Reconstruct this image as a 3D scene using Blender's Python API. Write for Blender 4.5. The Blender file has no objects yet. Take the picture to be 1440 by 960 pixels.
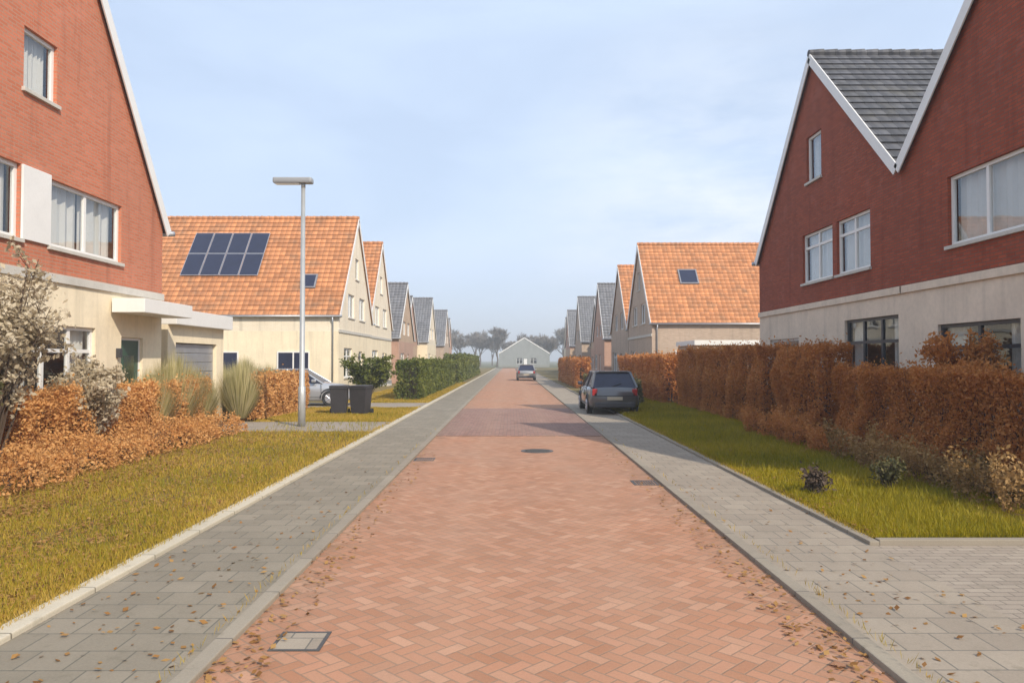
import bpy, math, random
import numpy as np
from mathutils import Vector, Matrix
R = math.radians
sc = bpy.context.scene
col = sc.collection

# ------------------------------------------------------------------ camera
cam = bpy.data.objects.new('camera', bpy.data.cameras.new('camera')); col.objects.link(cam); sc.camera = cam
cam.location = (0, 0, 1.9); cam.data.lens = 26; cam.data.clip_end = 6000
cam.rotation_euler = (R(90 + 1.43), 0, R(-0.1))
# ------------------------------------------------------------------ sky and sun
SUN_DIR = Vector((0.60, -0.80, 0)).normalized(); ELEV = 38
az = math.atan2(SUN_DIR.x, SUN_DIR.y)          # clockwise from +Y
w = bpy.data.worlds.new("World"); sc.world = w; w.use_nodes = True
nt = w.node_tree; bg = nt.nodes['Background']
sky = nt.nodes.new('ShaderNodeTexSky'); sky.sky_type = 'NISHITA'; sky.sun_disc = False
sky.sun_elevation = R(ELEV); sky.sun_rotation = az; sky.air_density = 1.0; sky.dust_density = 1.6; sky.ozone_density = 1.6
tc = nt.nodes.new('ShaderNodeTexCoord'); mp = nt.nodes.new('ShaderNodeMapping'); mp.inputs['Scale'].default_value = (1.0, 1.0, 3.6)
mp.inputs['Rotation'].default_value = (0, R(6), R(20))
ns = nt.nodes.new('ShaderNodeTexNoise'); ns.inputs['Scale'].default_value = 1.9; ns.inputs['Detail'].default_value = 7; ns.inputs['Roughness'].default_value = .5
ns.inputs['Distortion'].default_value = .5
rp = nt.nodes.new('ShaderNodeMapRange'); rp.inputs[1].default_value = .42; rp.inputs[2].default_value = .78; rp.inputs[3].default_value = .66; rp.inputs[4].default_value = 1.0
mx = nt.nodes.new('ShaderNodeMix'); mx.data_type = 'RGBA'; mx.inputs[7].default_value = (5.75, 6.95, 8.9, 1)
L = nt.links.new
L(tc.outputs['Generated'], mp.inputs[0]); L(mp.outputs[0], ns.inputs['Vector']); L(ns.outputs[0], rp.inputs[0]); L(rp.outputs[0], mx.inputs[0])
L(sky.outputs[0], mx.inputs[6])
vd = nt.nodes.new('ShaderNodeVectorMath'); vd.operation = 'DISTANCE'; vd.inputs[1].default_value = (.27, .945, .165)
n2 = nt.nodes.new('ShaderNodeTexNoise'); n2.inputs['Scale'].default_value = 5; n2.inputs['Detail'].default_value = 8; n2.inputs['Roughness'].default_value = .6
m2 = nt.nodes.new('ShaderNodeMapping'); m2.inputs['Scale'].default_value = (1, 1, 3.2); L(tc.outputs['Generated'], m2.inputs[0]); L(m2.outputs[0], n2.inputs['Vector'])
d2 = nt.nodes.new('ShaderNodeMapRange'); d2.inputs[1].default_value = .30; d2.inputs[2].default_value = .0; d2.inputs[3].default_value = 0; d2.inputs[4].default_value = 1.0
L(tc.outputs['Generated'], vd.inputs[0]); L(vd.outputs['Value'], d2.inputs[0])
f2 = nt.nodes.new('ShaderNodeMapRange'); f2.inputs[1].default_value = .36; f2.inputs[2].default_value = .62; L(n2.outputs[0], f2.inputs[0])
f3 = nt.nodes.new('ShaderNodeMath'); f3.operation = 'MULTIPLY'; f3.use_clamp = True; L(d2.outputs[0], f3.inputs[0]); L(f2.outputs[0], f3.inputs[1])
mc = nt.nodes.new('ShaderNodeMix'); mc.data_type = 'RGBA'; mc.inputs[7].default_value = (7.3, 7.9, 8.8, 1); L(f3.outputs[0], mc.inputs[0]); L(mx.outputs[2], mc.inputs[6]); L(mc.outputs[2], bg.inputs[0]); bg.inputs[1].default_value = .10
sl = bpy.data.lights.new('sun', 'SUN'); sl.energy = 3.5; sl.angle = R(.6); sl.color = (1, .90, .76)
so = bpy.data.objects.new('sun', sl); col.objects.link(so)
d = Vector((SUN_DIR.x * math.cos(R(ELEV)), SUN_DIR.y * math.cos(R(ELEV)), math.sin(R(ELEV))))
so.rotation_euler = d.to_track_quat('Z', 'Y').to_euler()
sc.view_settings.view_transform = 'Standard'; sc.view_settings.look = 'None'; sc.view_settings.gamma = 1
sc.view_settings.exposure = 0.45

# ------------------------------------------------------------------ material helpers
class NT:
    def __init__(s, name):
        s.m = bpy.data.materials.new(name); s.m.use_nodes = True; s.t = s.m.node_tree
        s.b = s.t.nodes['Principled BSDF']; s.o = s.t.nodes['Material Output']
    def n(s, kind, **kw):
        x = s.t.nodes.new('ShaderNode' + kind)
        for k, v in kw.items(): setattr(x, k, v)
        return x
    def l(s, a, b): s.t.links.new(a, b)
    def math(s, op, a, b=None, c=None):
        x = s.n('Math', operation=op)
        for i, v in enumerate((a, b, c)):
            if v is None: continue
            if isinstance(v, (int, float)): x.inputs[i].default_value = v
            else: s.l(v, x.inputs[i])
        return x.outputs[0]
    def mix(s, f, a, b, blend='MIX'):
        x = s.n('Mix', data_type='RGBA', blend_type=blend)
        for i, v in ((0, f), (6, a), (7, b)):
            if isinstance(v, (int, float)): x.inputs[i].default_value = v
            elif isinstance(v, tuple): x.inputs[i].default_value = (*v, 1)[:4]
            else: s.l(v, x.inputs[i])
        return x.outputs[2]
    def noise(s, vec, scale, detail=4, rough=.55):
        x = s.n('TexNoise'); x.inputs['Scale'].default_value = scale; x.inputs['Detail'].default_value = detail; x.inputs['Roughness'].default_value = rough
        s.l(vec, x.inputs['Vector']); return x.outputs[0]
    def rng(s, v, a, b, c, d):
        x = s.n('MapRange'); s.l(v, x.inputs[0])
        for i, q in zip((1, 2, 3, 4), (a, b, c, d)): x.inputs[i].default_value = q
        return x.outputs[0]
    def bump(s, h, st=.5, dist=.01):
        x = s.n('Bump'); x.inputs['Strength'].default_value = st; x.inputs['Distance'].default_value = dist
        s.l(h, x.inputs['Height']); s.l(x.outputs[0], s.b.inputs['Normal'])
    def col(s, c): s.l(c, s.b.inputs['Base Color'])
    def rough(s, r):
        if isinstance(r, float): s.b.inputs['Roughness'].default_value = r
        else: s.l(r, s.b.inputs['Roughness'])

def plain(name, c, rough=.6, var=.18, scale=3, metal=0, bump=0):
    q = NT(name); g = q.n('NewGeometry').outputs['Position']
    n1 = q.noise(g, scale, 5); n2 = q.noise(g, scale * 9, 4)
    f = q.math('ADD', q.math('MULTIPLY', n1, .6), q.math('MULTIPLY', n2, .4))
    base = q.mix(q.rng(f, .3, .7, 0, 1), tuple(x * (1 - var) for x in c), tuple(min(1, x * (1 + var)) for x in c))
    if 'render' in name:
        mp_ = q.n('Mapping'); mp_.inputs['Scale'].default_value = (3.2, 3.2, .25); q.l(g, mp_.inputs[0]); base = q.mix(q.rng(q.noise(mp_.outputs[0], 1.0, 5, .65), .50, .72, 0, .38), base, tuple(x * .55 for x in c))
        pz = q.n('SeparateXYZ'); q.l(g, pz.inputs[0]); base = q.mix(q.math('MULTIPLY', q.rng(pz.outputs[2], .2, .9, 1, 0), q.rng(n2, .35, .6, .1, .55)), base, (.22, .20, .12))
    q.col(base)
    q.rough(float(rough)); q.b.inputs['Metallic'].default_value = metal
    if bump: q.bump(n2, bump, .01)
    return q.m

def brick(name, c1, c2, mortar, bw=.22, rh=.0655, ms=.010, var=.25, weather=.25, tint=None):
    q = NT(name); uv = q.n('UVMap').outputs[0]; g = q.n('NewGeometry').outputs['Position']
    b = q.n('TexBrick'); q.l(uv, b.inputs['Vector'])
    b.inputs['Scale'].default_value = 1; b.inputs['Brick Width'].default_value = bw; b.inputs['Row Height'].default_value = rh
    b.inputs['Mortar Size'].default_value = ms; b.inputs['Mortar Smooth'].default_value = .1; b.inputs['Bias'].default_value = 0
    b.inputs['Color1'].default_value = (*c1, 1); b.inputs['Color2'].default_value = (*c2, 1); b.inputs['Mortar'].default_value = (*mortar, 1)
    n1 = q.noise(g, .5, 6, .6); n2 = q.noise(g, 30, 4)
    c = q.mix(q.rng(n1, .35, .7, 0, weather), b.outputs[0], tint or tuple(x * .6 for x in mortar))
    mp_ = q.n('Mapping'); mp_.inputs['Scale'].default_value = (2.6, 2.6, .22); q.l(g, mp_.inputs[0]); st_ = q.noise(mp_.outputs[0], 1.0, 5, .65)
    c = q.mix(q.rng(st_, .52, .72, 0, .42), c, tuple(x * .45 for x in c1)); c = q.mix(q.rng(q.noise(g, 1.7, 4, .7), .56, .72, 0, .22), c, tuple(min(.9, x * 1.1 + .12) for x in c1))
    sh = q.math('ADD', .86, q.math('MULTIPLY', n2, .28)); cc = q.n('CombineColor')
    for i in range(3): q.l(sh, cc.inputs[i])
    q.col(q.mix(1.0, c, cc.outputs[0], 'MULTIPLY')); q.rough(.88)
    h = q.math('ADD', q.math('MULTIPLY', q.math('SUBTRACT', 1, b.outputs[1]), 1.0), q.math('MULTIPLY', n2, .35))
    q.bump(h, .6, .006); return q.m

def herring(name, cols, mortar, size=.1, rot=45, weather=.3):
    q = NT(name); g = q.n('NewGeometry').outputs['Position']
    mpn = q.n('Mapping'); mpn.inputs['Rotation'].default_value = (0, 0, R(rot)); mpn.inputs['Scale'].default_value = (1 / size,) * 3
    q.l(g, mpn.inputs[0]); sx = q.n('SeparateXYZ'); q.l(mpn.outputs[0], sx.inputs[0]); X, Y = sx.outputs[0], sx.outputs[1]
    a = q.math('FLOOR', X); b = q.math('FLOOR', Y); fx = q.math('SUBTRACT', X, a); fy = q.math('SUBTRACT', Y, b)
    m = q.math('FLOORED_MODULO', q.math('SUBTRACT', a, b), 4)
    is1 = q.math('COMPARE', m, 1, .1); is2 = q.math('COMPARE', m, 2, .1); vert = q.math('GREATER_THAN', m, 1.5)
    uh = q.math('ADD', fx, is1); uv_ = q.math('ADD', fy, is2)
    def sel(h, v): return q.math('ADD', q.math('MULTIPLY', h, q.math('SUBTRACT', 1, vert)), q.math('MULTIPLY', v, vert))
    u = sel(uh, uv_); v = sel(fy, fx)
    dist = q.math('MINIMUM', q.math('MINIMUM', u, q.math('SUBTRACT', 2, u)), q.math('MINIMUM', v, q.math('SUBTRACT', 1, v)))
    ia = q.math('SUBTRACT', a, is1); ib = q.math('SUBTRACT', b, is2)
    cx = q.n('CombineXYZ'); q.l(ia, cx.inputs[0]); q.l(ib, cx.inputs[1])
    wn = q.n('TexWhiteNoise', noise_dimensions='3D'); q.l(cx.outputs[0], wn.inputs[0])
    cr = q.n('ValToRGB'); q.l(wn.outputs[0], cr.inputs[0]); e = cr.color_ramp; e.interpolation = 'LINEAR'
    e.elements[0].color = (*cols[0], 1); e.elements[1].color = (*cols[-1], 1)
    for i, c in enumerate(cols[1:-1]): k = e.elements.new((i + 1) / (len(cols) - 1)); k.color = (*c, 1)
    joint = q.rng(dist, .035, .075, 1, 0)
    n1 = q.noise(g, .45, 6, .6); n2 = q.noise(g, 60, 3); n3 = q.noise(g, 2.2, 5, .65)
    c = q.mix(q.math('MULTIPLY', joint, .8), cr.outputs[0], mortar)
    c = q.mix(q.rng(n1, .35, .72, 0, weather), c, tuple(x * 1.0 for x in (.30, .22, .165)))
    c = q.mix(q.rng(n3, .52, .75, 0, weather * .8), c, (.20, .125, .085))
    # wheel tracks worn paler, dirt and moss gathered along the gutters (road runs along Y)
    px = q.n('SeparateXYZ'); q.l(g, px.inputs[0]); cxr = q.math('SUBTRACT', px.outputs[0], .215)
    ax = q.math('ABSOLUTE', cxr); wob = q.math('MULTIPLY', q.math('SUBTRACT', q.noise(g, .35, 3), .5), .5)
    tr_ = q.math('ABSOLUTE', q.math('SUBTRACT', q.math('ADD', ax, wob), .78)); c = q.mix(q.rng(tr_, 0, .45, .13, 0), c, (.46, .29, .19))
    gut = q.math('MULTIPLY', q.rng(q.math('ADD', ax, wob), 1.55, 2.1, 0, 1), q.rng(q.noise(g, 7, 5, .7), .40, .66, 0, .45)); c = q.mix(gut, c, (.12, .10, .055))
    spot = q.rng(q.noise(g, 1.35, 2, .4), .70, .76, 0, .35); c = q.mix(spot, c, (.12, .085, .065))
    sh = q.math('ADD', .84, q.math('MULTIPLY', n2, .32)); cc = q.n('CombineColor')
    for i in range(3): q.l(sh, cc.inputs[i])
    q.col(q.mix(1.0, c, cc.outputs[0], 'MULTIPLY')); q.rough(.9)
    h = q.math('ADD', q.math('SUBTRACT', 1, joint), q.math('ADD', q.math('MULTIPLY', n2, .3), q.math('MULTIPLY', wn.outputs[0], .35)))
    q.bump(h, .55, .006); return q.m

def slabs(name, c1, c2, mortar, bw=.3, rh=.3, ms=.006, rot=0):
    q = NT(name); g = q.n('NewGeometry').outputs['Position']
    b = q.n('TexBrick'); mpn = q.n('Mapping'); mpn.inputs['Rotation'].default_value = (0, 0, R(rot)); q.l(g, mpn.inputs[0]); q.l(mpn.outputs[0], b.inputs['Vector'])
    b.inputs['Scale'].default_value = 1; b.inputs['Brick Width'].default_value = bw; b.inputs['Row Height'].default_value = rh
    b.inputs['Mortar Size'].default_value = ms; b.inputs['Mortar Smooth'].default_value = .1
    b.inputs['Color1'].default_value = (*c1, 1); b.inputs['Color2'].default_value = (*c2, 1); b.inputs['Mortar'].default_value = (*mortar, 1)
    n1 = q.noise(g, .9, 6, .65); n2 = q.noise(g, 70, 3); n3 = q.noise(g, 5, 5, .7)
    c = q.mix(q.rng(n1, .4, .7, 0, .35), b.outputs[0], tuple(x * .62 for x in c1))
    c = q.mix(q.rng(n3, .58, .75, 0, .45), c, (.115, .10, .06))
    sh = q.math('ADD', .82, q.math('MULTIPLY', n2, .36)); cc = q.n('CombineColor')
    for i in range(3): q.l(sh, cc.inputs[i])
    q.col(q.mix(1.0, c, cc.outputs[0], 'MULTIPLY')); q.rough(.92)
    q.bump(q.math('ADD', q.math('SUBTRACT', 1, b.outputs[1]), q.math('MULTIPLY', n2, .3)), .5, .006); return q.m

def roof_tile(name, c, var=.2, moss=.2):
    q = NT(name); uv = q.n('UVMap').outputs[0]; g = q.n('NewGeometry').outputs['Position']
    b = q.n('TexBrick'); q.l(uv, b.inputs['Vector']); b.offset = 0
    b.inputs['Scale'].default_value = 1; b.inputs['Brick Width'].default_value = .30; b.inputs['Row Height'].default_value = .34
    b.inputs['Mortar Size'].default_value = .012; b.inputs['Mortar Smooth'].default_value = .3
    b.inputs['Color1'].default_value = (*[x * (1 - var) for x in c], 1); b.inputs['Color2'].default_value = (*[x * (1 + var) for x in c], 1)
    b.inputs['Mortar'].default_value = (*[x * .45 for x in c], 1)
    n1 = q.noise(g, 1.2, 6, .65)
    q.col(q.mix(q.rng(n1, .5, .75, 0, moss), b.outputs[0], (.13, .115, .075))); q.rough(.7)
    wv = q.n('TexWave', wave_type='BANDS', bands_direction='X', wave_profile='SIN'); q.l(uv, wv.inputs['Vector']); wv.inputs['Scale'].default_value = 1 / .30 / 3.183 * 1.0
    q.bump(wv.outputs[1], .7, .04); return q.m

def leafmat(name, cols, rough=.65, trans=.25):
    q = NT(name); at = q.n('Attribute', attribute_name='tone').outputs['Fac']
    cr = q.n('ValToRGB'); q.l(at, cr.inputs[0]); e = cr.color_ramp
    e.elements[0].color = (*cols[0], 1); e.elements[1].color = (*cols[-1], 1)
    for i, c in enumerate(cols[1:-1]): k = e.elements.new((i + 1) / (len(cols) - 1)); k.color = (*c, 1)
    q.col(cr.outputs[0]); q.rough(float(rough)); q.b.inputs['Specular IOR Level'].default_value = .25
    tr = q.n('BsdfTranslucent'); q.l(cr.outputs[0], tr.inputs[0]); ms = q.n('MixShader'); ms.inputs[0].default_value = trans
    q.l(q.b.outputs[0], ms.inputs[1]); q.l(tr.outputs[0], ms.inputs[2]); q.l(ms.outputs[0], q.o.inputs[0]); return q.m

def glassmat(name, tint=(.9, .95, 1)):
    q = NT(name); g = q.n('BsdfGlossy'); g.inputs['Roughness'].default_value = .02; g.inputs[0].default_value = (*tint, 1)
    t = q.n('BsdfTransparent'); t.inputs[0].default_value = (.86, .88, .88, 1)
    lw = q.n('LayerWeight'); lw.inputs[0].default_value = .5; fr_ = q.math('ADD', .06, q.math('MULTIPLY', .9, q.math('POWER', lw.outputs[1], 3.2)))
    gn = q.n('NewGeometry').outputs['Position']; nz = q.noise(gn, .8, 2); bp = q.n('Bump'); bp.inputs['Strength'].default_value = .12; bp.inputs['Distance'].default_value = .03
    q.l(nz, bp.inputs['Height']); q.l(bp.outputs[0], g.inputs['Normal'])
    m = q.n('MixShader'); q.l(fr_, m.inputs[0]); q.l(t.outputs[0], m.inputs[1]); q.l(g.outputs[0], m.inputs[2]); q.l(m.outputs[0], q.o.inputs[0]); return q.m

M = {}
M['road'] = herring('red_paving_brick', [(.35, .155, .078), (.41, .188, .10), (.45, .218, .125), (.37, .17, .088), (.49, .26, .157)], (.25, .165, .105))
M['road_shade'] = herring('shaded_mauve_brick', [(.22, .115, .085), (.27, .14, .105), (.31, .175, .135), (.24, .125, .095)], (.13, .10, .08), rot=0)  # shade across the road put into darker mauve brick colours
M['pave'] = slabs('grey_concrete_slabs', (.215, .182, .132), (.27, .228, .168), (.13, .12, .09))
M['pave_r'] = slabs('pale_concrete_slabs', (.285, .232, .175), (.345, .285, .215), (.15, .135, .11))
M['drive'] = slabs('driveway_slabs', (.295, .24, .185), (.36, .297, .23), (.17, .14, .11), .2, .1)
M['kerb'] = slabs('concrete_kerb', (.50, .44, .33), (.56, .49, .37), (.2, .17, .12), 40, 1.0, .008)
M['kerbg'] = slabs('grey_kerb', (.27, .225, .17), (.31, .265, .20), (.14, .12, .1), 40, 1.0, .008)
M['soil'] = plain('soil_with_moss', (.16, .115, .03), .95, .45, 2.2, bump=.6)
M['field'] = plain('field_ground', (.12, .12, .05), .95, .35, .3)
M['coral'] = brick('coral_brick', (.52, .145, .065), (.62, .195, .10), (.46, .24, .155))
M['darkred'] = brick('dark_red_brick', (.28, .044, .013), (.40, .072, .025), (.19, .07, .04))
M['cream'] = plain('cream_render', (.82, .70, .50), .85, .10, 1.2, bump=.3)
M['creambrick'] = brick('cream_brick', (.84, .72, .54), (.90, .80, .63), (.76, .66, .51), weather=.12)
M['beige'] = plain('beige_render', (.55, .46, .36), .85, .12, 1.2, bump=.3)
M['palebeige'] = plain('pale_beige_render', (.70, .58, .45), .85, .14, 1.2, bump=.3)
M['endwall'] = plain('grey_render', (.26, .27, .26), .85, .14, 1.2)
M['greybrick'] = brick('grey_brown_brick', (.46, .33, .24), (.56, .42, .31), (.44, .36, .28))
M['pinkbrick'] = brick('pink_brick', (.50, .26, .18), (.58, .33, .23), (.48, .36, .28))
M['tanbrick'] = brick('tan_brick', (.52, .34, .21), (.60, .42, .28), (.48, .38, .28))
M['orangetile'] = roof_tile('orange_clay_tiles', (.50, .205, .078), .24, .5)
M['greytile'] = roof_tile('grey_concrete_tiles', (.085, .085, .093), .28, .4)
M['palegreytile'] = roof_tile('light_grey_tiles', (.17, .17, .18), .18, .2)
M['white'] = plain('white_paint', (.78, .76, .72), .45, .05, 2)
M['greypaint'] = plain('grey_paint', (.30, .31, .32), .45, .08, 2)
M['darkpaint'] = plain('dark_paint', (.045, .045, .05), .4, .15, 2)
M['brownpaint'] = plain('brown_wood', (.20, .10, .05), .55, .25, 4)
M['greendoor'] = plain('green_paint', (.04, .09, .06), .4, .1, 2)
M['zinc'] = plain('zinc', (.42, .43, .45), .45, .12, 3, metal=.6)
M['lead'] = plain('lead_flashing', (.22, .22, .24), .6, .2, 3)
M['galv'] = plain('galvanised_steel', (.46, .47, .46), .5, .12, 5, metal=.5)
M['stone'] = plain('pale_stone', (.55, .52, .46), .8, .12, 3, bump=.2)
M['glass'] = glassmat('window_glass')
M['curtain'] = plain('pale_curtain', (.66, .63, .58), .9, .08, 2)
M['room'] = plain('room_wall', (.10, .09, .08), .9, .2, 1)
M['panel'] = plain('solar_cells', (.018, .022, .05), .22, .25, 3)
M['alu'] = plain('aluminium', (.5, .5, .52), .4, .08, 5, metal=.7)
M['rubber'] = plain('rubber', (.02, .02, .02), .8, .3, 8)
M['binplastic'] = plain('dark_bin_plastic', (.035, .032, .035), .55, .25, 6)
M['iron'] = plain('cast_iron', (.07, .065, .06), .6, .35, 12, bump=.4)
M['trunk'] = plain('bark', (.12, .09, .065), .9, .3, 10, bump=.5)
M['lens'] = plain('lamp_lens', (.75, .75, .72), .2, .05, 3)
M['red_lens'] = plain('red_lens', (.35, .02, .02), .2, .1, 5)
def carpaint(n, c):
    q = NT(n); q.b.inputs['Base Color'].default_value = (*c, 1); q.b.inputs['Metallic'].default_value = .4; q.b.inputs['Roughness'].default_value = .32
    q.b.inputs['Coat Weight'].default_value = .8; q.b.inputs['Coat Roughness'].default_value = .08; return q.m
M['carblue'] = carpaint('dark_grey_car_paint', (.12, .12, .125)); M['carsilver'] = carpaint('silver_car_paint', (.42, .43, .45)); M['carwhite'] = carpaint('pale_car_paint', (.3, .3, .3))
M['copper'] = leafmat('copper_beech_leaves', [(.46, .215, .07), (.64, .33, .11), (.74, .42, .16), (.82, .53, .24)], trans=.4)
M['brownleaf'] = leafmat('brown_beech_leaves', [(.32, .12, .03), (.50, .20, .055), (.62, .28, .085), (.74, .40, .15)], trans=.5)
M['tanleaf'] = leafmat('tan_dry_leaves', [(.40, .24, .10), (.55, .35, .16), (.66, .45, .22), (.72, .55, .32)], trans=.4)
M['palegreyleaf'] = leafmat('grey_tan_leaves', [(.36, .28, .17), (.50, .41, .27), (.62, .53, .38), (.70, .62, .48)], trans=.4)
M['midleaf'] = leafmat('mixed_perennial_leaves', [(.16, .12, .04), (.32, .19, .07), (.42, .25, .09), (.50, .34, .16)], trans=.35)
M['green'] = leafmat('evergreen_leaves', [(.05, .07, .012), (.10, .125, .02), (.16, .175, .03), (.24, .23, .055)])
M['olive'] = leafmat('olive_leaves', [(.05, .05, .02), (.09, .085, .03), (.15, .13, .05), (.22, .19, .08)])
M['khaki'] = leafmat('straw_grass', [(.26, .24, .09), (.42, .37, .16), (.58, .50, .25), (.68, .60, .36)])
M['grass_l'] = leafmat('dry_grass_blades', [(.27, .20, .018), (.40, .29, .03), (.50, .32, .055), (.60, .42, .13)])
M['grass_r'] = leafmat('green_grass_blades', [(.19, .19, .004), (.33, .275, .006), (.43, .32, .012), (.54, .41, .05)])
M['tuftg'] = leafmat('tuft_blades', [(.13, .15, .008), (.24, .215, .012), (.36, .28, .02), (.48, .38, .08)])
M['litter'] = leafmat('fallen_leaf', [(.20, .09, .025), (.34, .17, .05), (.44, .26, .09), (.28, .13, .04)])
M['twig'] = leafmat('bare_twigs', [(.10, .08, .07), (.16, .13, .11), (.20, .17, .14), (.25, .22, .18)], trans=.0)
M['wood'] = plain('dark_branch', (.09, .06, .04), .9, .3, 10)

# ------------------------------------------------------------------ mesh helpers
class MB:
    def __init__(s): s.v = []; s.f = []
    def quad(s, a, b, c, d_): i = len(s.v); s.v += [tuple(a), tuple(b), tuple(c), tuple(d_)]; s.f.append((i, i + 1, i + 2, i + 3)); return s
    def tri(s, a, b, c): i = len(s.v); s.v += [tuple(a), tuple(b), tuple(c)]; s.f.append((i, i + 1, i + 2)); return s
    def box(s, x0, x1, y0, y1, z0, z1, b=0):
        if b:
            import bmesh
            bm = bmesh.new(); bmesh.ops.create_cube(bm, size=1)
            for v in bm.verts: v.co = Vector(((x0 + x1) / 2 + v.co.x * (x1 - x0), (y0 + y1) / 2 + v.co.y * (y1 - y0), (z0 + z1) / 2 + v.co.z * (z1 - z0)))
            bmesh.ops.bevel(bm, geom=bm.edges[:], offset=b, segments=2, affect='EDGES', profile=.6)
            i = len(s.v); s.v += [tuple(v.co) for v in bm.verts]; s.f += [tuple(i + v.index for v in f.verts) for f in bm.faces]; bm.free(); return s
        i = len(s.v); s.v += [(x, y, z) for z in (z0, z1) for y in (y0, y1) for x in (x0, x1)]
        s.f += [tuple(i + k for k in f) for f in ((0, 2, 3, 1), (4, 5, 7, 6), (0, 1, 5, 4), (2, 6, 7, 3), (0, 4, 6, 2), (1, 3, 7, 5))]; return s
    def tube(s, pts, rad, n=10, cap=True):
        pts = [Vector(p) for p in pts]; rad = rad if isinstance(rad, (list, tuple)) else [rad] * len(pts); base = len(s.v)
        for k, p in enumerate(pts):
            t = (pts[min(k + 1, len(pts) - 1)] - pts[max(k - 1, 0)]).normalized(); up = Vector((0, 0, 1)) if abs(t.z) < .9 else Vector((1, 0, 0))
            a = t.cross(up).normalized(); b = t.cross(a)
            for j in range(n): an = 2 * math.pi * j / n; s.v.append(tuple(p + (a * math.cos(an) + b * math.sin(an)) * rad[k]))
        for k in range(len(pts) - 1):
            for j in range(n): s.f.append((base + k * n + j, base + k * n + (j + 1) % n, base + (k + 1) * n + (j + 1) % n, base + (k + 1) * n + j))
        if cap: s.f.append(tuple(base + j for j in range(n))[::-1]); s.f.append(tuple(base + (len(pts) - 1) * n + j for j in range(n)))
        return s
    def build(s, name, mat, parent=None, smooth=False):
        me = bpy.data.meshes.new(name); me.from_pydata(s.v, [], s.f); me.materials.append(mat)
        uv = me.uv_layers.new(name='UVMap'); me.update()
        for p in me.polygons:
            nn = p.normal; ax = max(range(3), key=lambda k: abs(nn[k]))
            hz = Vector((-nn.y, nn.x, 0)) if abs(nn.z) < .99 else Vector((1, 0, 0))
            hz.normalize(); vt = nn.cross(hz) if abs(nn.z) < .99 else Vector((0, 1, 0))
            if abs(nn.z) < .1: hz = Vector((1, 0, 0)) if ax == 1 else Vector((0, 1, 0)); vt = Vector((0, 0, 1))
            for li in p.loop_indices: co = me.vertices[me.loops[li].vertex_index].co; uv.data[li].uv = (co.dot(hz), co.dot(vt))
            if smooth: p.use_smooth = True
        o = bpy.data.objects.new(name, me); col.objects.link(o)
        if parent: o.parent = parent
        return o
def tag(o, label=None, cat=None, group=None, kind=None):
    for k, v in (('label', label), ('category', cat), ('group', group), ('kind', kind)):
        if v: o[k] = v
    return o
def empty(name, loc, rz=0, label=None, cat=None, group=None):
    o = bpy.data.objects.new(name, None); col.objects.link(o); o.location = loc; o.rotation_euler = (0, 0, rz); o.empty_display_size = .3
    return tag(o, label, cat, group)
def copy_tree(o, parent=None, label=None):
    c = o.copy(); col.objects.link(c)
    if parent: c.parent = parent
    if label: c['label'] = label
    for ch in o.children: copy_tree(ch, c)
    return c
def sheet(name, x0, x1, y0, y1, z, mat, ny=1):
    b = MB()
    for k in range(ny): a = y0 + (y1 - y0) * k / ny; c = y0 + (y1 - y0) * (k + 1) / ny; b.quad((x0, a, z), (x1, a, z), (x1, c, z), (x0, c, z))
    return tag(b.build(name, mat), kind='structure')

# ------------------------------------------------------------------ ground, road, pavements
g = MB(); g.quad((-1400, -40, -.12), (1400, -40, -.12), (1400, 1600, -.12), (-1400, 1600, -.12)); tag(g.build('ground', M['field']), kind='structure')
YE = 172
b = MB(); b.box(-8.5, -3.52, -4, YE, -.3, .06); b.box(3.72, 8.5, 7.6, YE, -.3, .06); b.box(8.5, 24, 7.6, YE, -.3, .055); b.box(-24, -8.5, -4, YE, -.3, .055)
tag(b.build('verge_soil', M['soil']), kind='structure')
tag(MB().box(-1.86, 2.29, -4, 18.5, -.3, 0).build('road', M['road']), kind='structure')
tag(MB().box(-1.86, 2.29, 18.5, 29, -.3, .012).build('shaded_road', M['road_shade']), kind='structure')  # stretch added to carry the road's shade as a darker brick colour
tag(MB().box(-1.86, 2.29, 29, YE, -.3, 0).build('road_beyond', M['road']), kind='structure')
tag(MB().box(-3.34, -1.98, -4, YE, -.3, .035).build('pavement', M['pave']), kind='structure')
tag(MB().box(2.41, 3.62, -4, YE, -.3, .035).build('pavement_right', M['pave_r']), kind='structure')
tag(MB().box(-3.52, -3.34, -4, YE, -.3, .075, .012).build('edging_kerb', M['kerb']), kind='structure')
tag(MB().box(3.62, 3.72, 7.5, YE, -.3, .075, .01).build('edging_kerb_right', M['kerbg']), kind='structure')
tag(MB().box(-1.98, -1.86, -4, YE, -.3, .04, .010).build('road_kerb', M['kerbg']), kind='structure')
tag(MB().box(2.29, 2.41, -4, YE, -.3, .04, .010).build('road_kerb_right', M['kerbg']), kind='structure')
tag(MB().box(3.62, 24, -4, 7.5, -.3, .031).build('side_path', M['drive']), kind='structure')
tag(MB().box(3.72, 24, 7.5, 7.6, -.3, .09, .01).build('side_path_kerb', M['kerbg']), kind='structure')
tag(MB().box(-8.45, -3.53, 19.0, 21.9, -.2, .075).build('driveway', M['drive']), kind='structure')
tag(MB().box(-10.6, -3.53, 28.4, 31.6, -.2, .075).build('far_driveway', M['drive']), kind='structure')

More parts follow.
